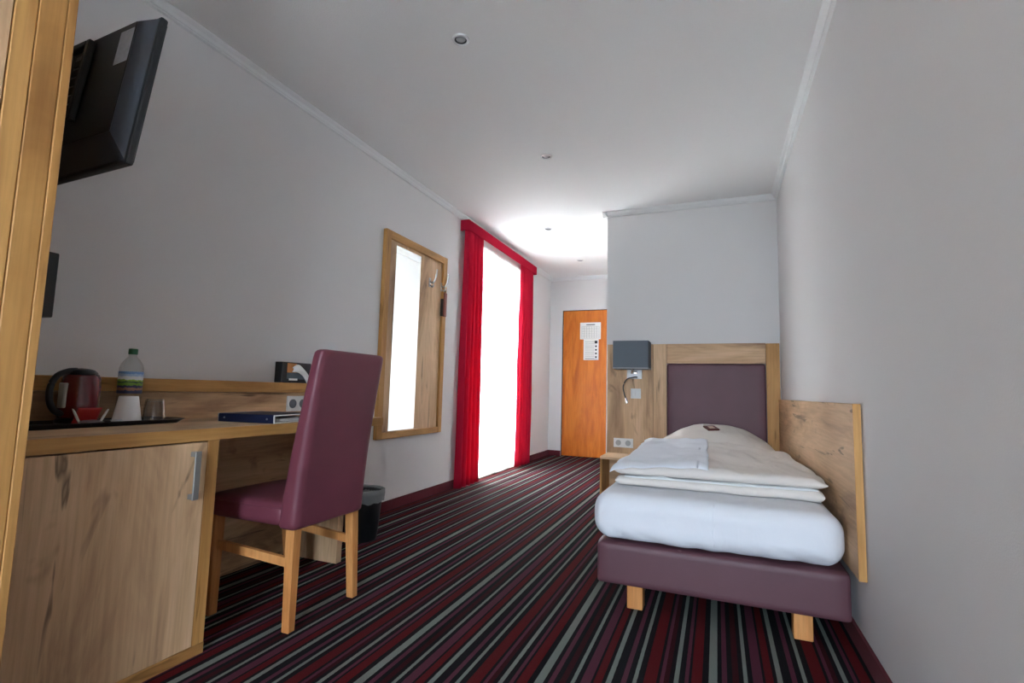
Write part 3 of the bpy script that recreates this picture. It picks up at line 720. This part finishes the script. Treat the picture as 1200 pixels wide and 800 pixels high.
for y0, y1 in ((1.512, 1.525), (1.882, 1.868)):
    bm = B(); v1 = [(-1.875, y0-.009, .258), (-1.875, y0+.009, .258), (-1.875, y0+.009, .291), (-1.875, y0-.009, .291)]; v2 = [(-1.512, y1-.009, .235), (-1.512, y1+.009, .235), (-1.512, y1+.009, .268), (-1.512, y1-.009, .268)]
    a = [bm.verts.new(p) for p in v1]; b_ = [bm.verts.new(p) for p in v2]; bm.faces.new(a); bm.faces.new(b_[::-1])
    for i in range(4): bm.faces.new((a[i], b_[i], b_[(i+1) % 4], a[(i+1) % 4]))
    obj('stretcher', bm, 'beech', chr_)

# ------------------------------------------------------------ waste bin
bn = thing('waste_bin', (-2.02, 2.60, 0), 'black round waste bin with a clear liner bag on the carpet', 'waste bin')
obj('bin_body', lathe(B(), [(.001, .002), (.092, .0), (.095, .01), (.120, .285), (.124, .292), (.119, .292), (.114, .28), (.090, .015), (.001, .012)], (-2.02, 2.60, 0), 36, cap=False), 'bin_plastic', bn, smooth='auto')
bm = B(); seg = 48; rings = []
for k, (r, z) in enumerate(((.100, .19), (.116, .287), (.122, .300), (.129, .296), (.129, .270), (.127, .245), (.128, .228))):
    ring = []
    for i in range(seg):
        a = 2*math.pi*i/seg; q = noise.noise(Vector((math.cos(a)*3, math.sin(a)*3, k*.7)))
        rr = r+(.004*q if k > 2 else 0)+(.002 if k > 2 else 0); zz = z+(q*.016 if k > 4 else q*.004)
        ring.append(bm.verts.new((-2.02+rr*math.cos(a), 2.60+rr*math.sin(a), zz)))
    rings.append(ring)
for a, b_ in zip(rings, rings[1:]):
    for i in range(seg): bm.faces.new((a[i], a[(i+1) % seg], b_[(i+1) % seg], b_[i]))
obj('liner_bag', bm, 'liner_clear', bn, smooth=True, label='clear crumpled plastic liner')

# ------------------------------------------------------------ things on the desk
ty = ZD
RT = Matrix.Translation((-2.022, 1.075, 0)) @ Matrix.Rotation(math.radians(3.5), 4, 'Z')
bm = B()
def rrect(hx, hy_, r, n=5):
    out = []
    for cx, cy, a0 in ((hx-r, hy_-r, 0), (-hx+r, hy_-r, 90), (-hx+r, -hy_+r, 180), (hx-r, -hy_+r, 270)):
        for k in range(n+1):
            a = math.radians(a0+90*k/n); out.append((cx+r*math.cos(a), cy+r*math.sin(a)))
    return out
rings = []
for hx, hy_, z in ((.118, .295, 0), (.122, .299, .004), (.132, .312, .014), (.136, .316, .0145), (.134, .314, .0165), (.130, .309, .016), (.119, .296, .0055), (.115, .290, .0045)):
    rings.append([bm.verts.new(RT @ Vector((x_, y_, ty+.0005+z))) for x_, y_ in rrect(hx*.72, hy_, .035)])
for a, b_ in zip(rings, rings[1:]):
    for i in range(len(a)): bm.faces.new((a[i], a[(i+1) % len(a)], b_[(i+1) % len(a)], b_[i]))
bm.faces.new(rings[0]); bm.faces.new(rings[-1])
tag(obj('serving_tray', bm, 'black_plastic', smooth='auto'), 'black rectangular serving tray on the desk', 'tray')
tz = ty+.0055
# kettle
kx, ky = -2.078, 1.083
kt = thing('kettle', (kx, ky, tz), 'dark red electric kettle with black handle on the tray', 'kettle')
obj('base', lathe(B(), [(.056, 0), (.062, .004), (.062, .012), (.056, .018), (.02, .019)], (kx, ky, tz), 32), 'black_plastic', kt, smooth='auto')
bm = B(); lathe(bm, [(.052, .019), (.056, .022), (.0575, .04), (.0575, .10), (.056, .135), (.052, .158), (.046, .170), (.040, .174)], (kx, ky, tz), 36)
for v in bm.verts:      # spout bulge away from the handle
    dy = v.co.y-ky
    if dy > 0 and v.co.z-tz > .12: v.co.y += .006*(dy/.06)*((v.co.z-tz-.12)/.05)
body = obj('body', bm, 'kettle_red', kt, smooth='auto')
obj('lid', lathe(B(), [(.047, .168), (.045, .177), (.036, .186), (.020, .191), (.001, .193)], (kx, ky, tz), 30), 'black_plastic', kt, smooth=True)
hd = Vector((.25, -1, 0)).normalized()
def hp(o_, z): return (kx+hd.x*o_, ky+hd.y*o_, tz+z)
bm = B(); tube(bm, spline([hp(.020, .184), hp(.050, .180), hp(.085, .162), hp(.102, .125), hp(.100, .08), hp(.083, .048), hp(.056, .034)]), .010, 10)
obj('handle', bm, 'black_plastic', kt, smooth=True)
side = Vector((-hd.y, hd.x, 0))
GM = Matrix((side, hd, Vector((0, 0, 1)))).transposed().to_4x4(); GM.translation = Vector((kx, ky, tz))
bm = B(); box(bm, -.013, .013, .045, .066, .055, .140, .003, mat=GM); obj('water_gauge', bm, 'gauge', body, label='pale water level window')
# bottle
bx_, by_ = -2.092, 1.253
bt = thing('water_bottle', (bx_, by_, tz), 'clear plastic water bottle with green cap standing behind the white cup', 'bottle')
obj('bottle_body', lathe(B(), [(.001, .006), (.028, .0), (.037, .006), (.039, .02), (.039, .09), (.037, .10), (.039, .11), (.039, .198), (.035, .216), (.024, .234), (.0140, .245), (.0130, .256), (.0130, .262)], (bx_, by_, tz), 32, cap=False), 'bottle_pet', bt, smooth=True)
obj('label_wrap', lathe(B(), [(.0395, .105), (.0397, .108), (.0397, .184), (.0395, .188)], (bx_, by_, tz), 32, cap=False), 'bottle_label', bt, smooth=True)
obj('cap', lathe(B(), [(.0150, .254), (.0155, .258), (.0155, .273), (.0140, .276), (.001, .2765)], (bx_, by_, tz), 20), 'cap_green', bt, smooth='auto')
# cup, upside down
cx_, cy_ = -1.995, 1.195
cu = thing('paper_cup', (cx_, cy_, tz), 'white cup turned upside down in front of the bottle', 'cup')
obj('cup_wall', lathe(B(), [(.0445, .0), (.0455, .002), (.0445, .006), (.030, .095), (.0285, .097)], (cx_, cy_, tz), 36, cap=False), 'cup_white', cu, smooth='auto')
obj('cup_base', lathe(B(), [(.0285, .097), (.0275, .0945), (.001, .0945)], (cx_, cy_, tz), 28, cap=False), 'cup_white', cu)
# glass, upside down
gx, gy = -1.985, 1.284
tag(obj('drinking_glass', lathe(B(), [(.0365, 0), (.0365, .001), (.0345, .055), (.031, .082), (.026, .086), (.001, .086), (.001, .079), (.025, .079), (.029, .076), (.033, .05), (.0350, 0), (.0365, 0)], (gx, gy, tz), 36, cap=False), 'drink_glass', smooth='auto'), 'clear drinking glass turned upside down at the end of the tray', 'glass')
# sachets
def packet(name, c, dims, rot, mat, label, cat='sachet', group=None):
    Mx = Matrix.Translation(c) @ Matrix.Rotation(rot[2], 4, 'Z') @ Matrix.Rotation(rot[1], 4, 'Y') @ Matrix.Rotation(rot[0], 4, 'X')
    bm = B(); a, b_, h = dims
    def f(u, v, s):
        k = (max(0, 1-abs(2*u-1)**4))*(max(0, 1-abs(2*v-1)**4))
        return Mx @ Vector(((u-.5)*a, (v-.5)*b_, s*(h/2*k+.0004)))
    n_ = 8
    A = [[bm.verts.new(f(i/n_, j_/n_, 1)) for j_ in range(n_+1)] for i in range(n_+1)]; C = [[bm.verts.new(f(i/n_, j_/n_, -1)) for j_ in range(n_+1)] for i in range(n_+1)]
    for L in (A, C):
        for i in range(n_):
            for j_ in range(n_): bm.faces.new((L[i][j_], L[i+1][j_], L[i+1][j_+1], L[i][j_+1]))
    rim = lambda L: [L[i][0] for i in range(n_)]+[L[n_][j_] for j_ in range(n_)]+[L[i][n_] for i in range(n_, 0, -1)]+[L[0][j_] for j_ in range(n_, 0, -1)]
    ra, rc = rim(A), rim(C)
    for i in range(len(ra)): bm.faces.new((ra[i], ra[(i+1) % len(ra)], rc[(i+1) % len(ra)], rc[i]))
    return tag(obj(name, bm, mat, smooth=True), label, cat, group)
R_ = math.radians
packet('tea_sachet', (-1.995, 1.068, tz+.030), (.062, .075, .008), (0, R_(-62), R_(5)), 'packet_red', 'red tea sachet leaning against the kettle', 'sachet')
packet('sugar_stick', (-1.972, 1.026, tz+.028), (.008, .062, .006), (R_(-64), 0, R_(0)), 'paper_white', 'slim white sugar stick leaning left of the red sachet', 'sachet')
packet('sugar_stick', (-1.975, 1.108, tz+.028), (.008, .055, .006), (R_(64), 0, R_(0)), 'paper_white', 'slim white sugar stick leaning right of the red sachet', 'sachet')
packet('coffee_sachet', (-1.962, 1.070, tz+.009), (.05, .07, .014), (0, R_(10), R_(20)), 'packet_grey', 'silver grey coffee sachet lying in front of the red sachet', 'sachet')
packet('coffee_sachet', (-1.985, 1.122, tz+.008), (.05, .05, .013), (0, 0, R_(-30)), 'packet_dark', 'dark coffee sachet lying beside the creamer cup', 'sachet')
cr = thing('creamer_cup', (-1.952, 1.135, tz), 'tiny white creamer cup beside the upturned white cup', 'creamer')
obj('tub', lathe(B(), [(.011, 0), (.015, .014), (.0175, .0145)], (-1.952, 1.135, tz), 18), 'cup_white', cr, smooth='auto')
obj('foil_lid', lathe(B(), [(.0175, .0146), (.0175, .0154), (.001, .016)], (-1.952, 1.135, tz), 18), 'sticker_foil', cr)
# ring binder
FM = Matrix.Translation((-1.668, 1.552, ZD+.0005)) @ Matrix.Rotation(math.radians(9), 4, 'Z')
fo = thing('ring_binder', (-1.85, 1.7, ZD), 'navy blue ring binder lying on the desk behind the chair', 'binder')
g_ = lambda *a, **k: bxm(*a, mat=FM, **k)
obj('spine', g_(-.265, .0, 0, .006, 0, .034, bev=.002), 'navy_cover', fo)
obj('cover', g_(-.265, .0, .006, .255, .030, .034, bev=.0015), 'navy_cover', fo)
obj('cover', g_(-.265, .0, .006, .255, .0, .004, bev=.0015), 'navy_cover', fo)
bm = B(); box(bm, .0, .003, .001, .255, .0295, .034, mat=FM); box(bm, .0, .003, .001, .255, 0, .0045, mat=FM); box(bm, .0, .003, .001, .0065, .0045, .0295, mat=FM)
obj('cover_edging', bm, 'paper_white', fo, label='white cover edging')
bm = B(); box(bm, -.268, -.265, .001, .255, .0295, .034, mat=FM); box(bm, -.268, -.265, .001, .255, 0, .0045, mat=FM); box(bm, -.268, -.265, .001, .0065, .0045, .0295, mat=FM)
obj('cover_edging', bm, 'paper_white', fo, label='white cover edging')
obj('pages', g_(-.255, -.012, .035, .245, .0045, .018), 'paper_white', fo)
for x_ in (-.235, -.03):
    bm = B(); lathe(bm, [(.004, 0), (.004, .0015), (.001, .002)], (0, 0, 0), 12)
    for v in bm.verts: v.co = FM @ Vector((x_+v.co.x, -v.co.z, .017+v.co.y))
    obj('rivet', bm, 'steel', fo)
# tissue box on the ledge
tb = thing('tissue_box', (-2.18, 2.17, .930), 'black printed box with a white tissue on the desk ledge', 'tissue box')
obj('box', bxm(-2.208, -2.156, 2.040, 2.249, .9305, 1.042, .002), 'tissue_box_black', tb)
obj('print_orange', bxm(-2.156, -2.1552, 2.075, 2.14, .985, 1.036), 'print_orange', tb, label='orange printed mountain picture')
obj('print_slate', bxm(-2.156, -2.1551, 2.075, 2.225, .950, .985), 'print_slate', tb)
obj('print_text', bxm(-2.1552, -2.1546, 2.09, 2.15, .943, .954), 'tissue_white', tb)
bm = B()
def tis(u, v):
    y = 2.105+.150*u
    z = 1.010-.078*u*u+.026*math.sin(math.pi*min(1, u*1.2))-.050*v*(.35+.65*min(1, u*2.5))+.005*math.sin(9*u+4*v)
    return Vector((-2.150+.020*math.sin(math.pi*v)*math.sin(math.pi*min(1, u+.15))+.006*u, y, z))
grid(bm, tis, 18, 10)
o = obj('tissue', bm, 'tissue_white', tb, smooth=True)
sm = o.modifiers.new('thickness', 'SOLIDIFY'); sm.thickness = .0015
# desk socket
ds = thing('power_socket', (-2.155, 2.155, .773), 'white double socket in the desk back panel beside the chair', 'socket')
obj('plate', bxm(-2.1555, -2.147, 2.083, 2.229, .775, .859, .002), 'white_plastic', ds)
for cy2 in (2.121, 2.192): insert(cy2, .817, ds, lambda a, b_, c, Y_, Z_: Vector((-2.147+c, Y_+a, Z_+b_)), 'print_grey')

# ------------------------------------------------------------ notices on the door
def notice(name, x0, x1, z0, z1, y, label, lines):
    t = thing(name, ((x0+x1)/2, y, z0), label, 'notice')
    obj('sheet', bxm(x0, x1, y-.0012, y, z0, z1), 'paper_white', t)
    bm = B()
    for a, b_, c, d_ in lines:
        box(bm, x0+(x1-x0)*a, x0+(x1-x0)*b_, y-.0018, y-.0011, z0+(z1-z0)*c, z0+(z1-z0)*d_)
    obj('print', bm, 'print_grey', t)
    return t
L1 = [(.30, .72, .84, .90)]+[(.08, .92, .06+.1*k, .068+.1*k) for k in range(8)]+[(.08+.12*k, .087+.12*k, .06, .77) for k in range(8)]
notice('paper_notice', -1.850, -1.545, 1.690, 1.935, YD+.0115-.001, 'upper landscape notice sheet taped on the orange door', L1)
L2 = [(.10, .72, .08+.095*k, .092+.095*k) for k in range(9)]+[(.10, .95, .03, .045)]
t = notice('paper_notice', -1.795, -1.575, 1.388, 1.70, YD+.0090-.001, 'lower portrait notice sheet with icons on the orange door', L2)
for k in range(5):
    zz = 1.42+.052*k; q = .012 if k < 4 else .02
    obj('icon', bxm(-1.612-q, -1.612+q, YD+.0060, YD+.0069, zz, zz+2*q), 'print_dark', t, label='small dark printed icon')
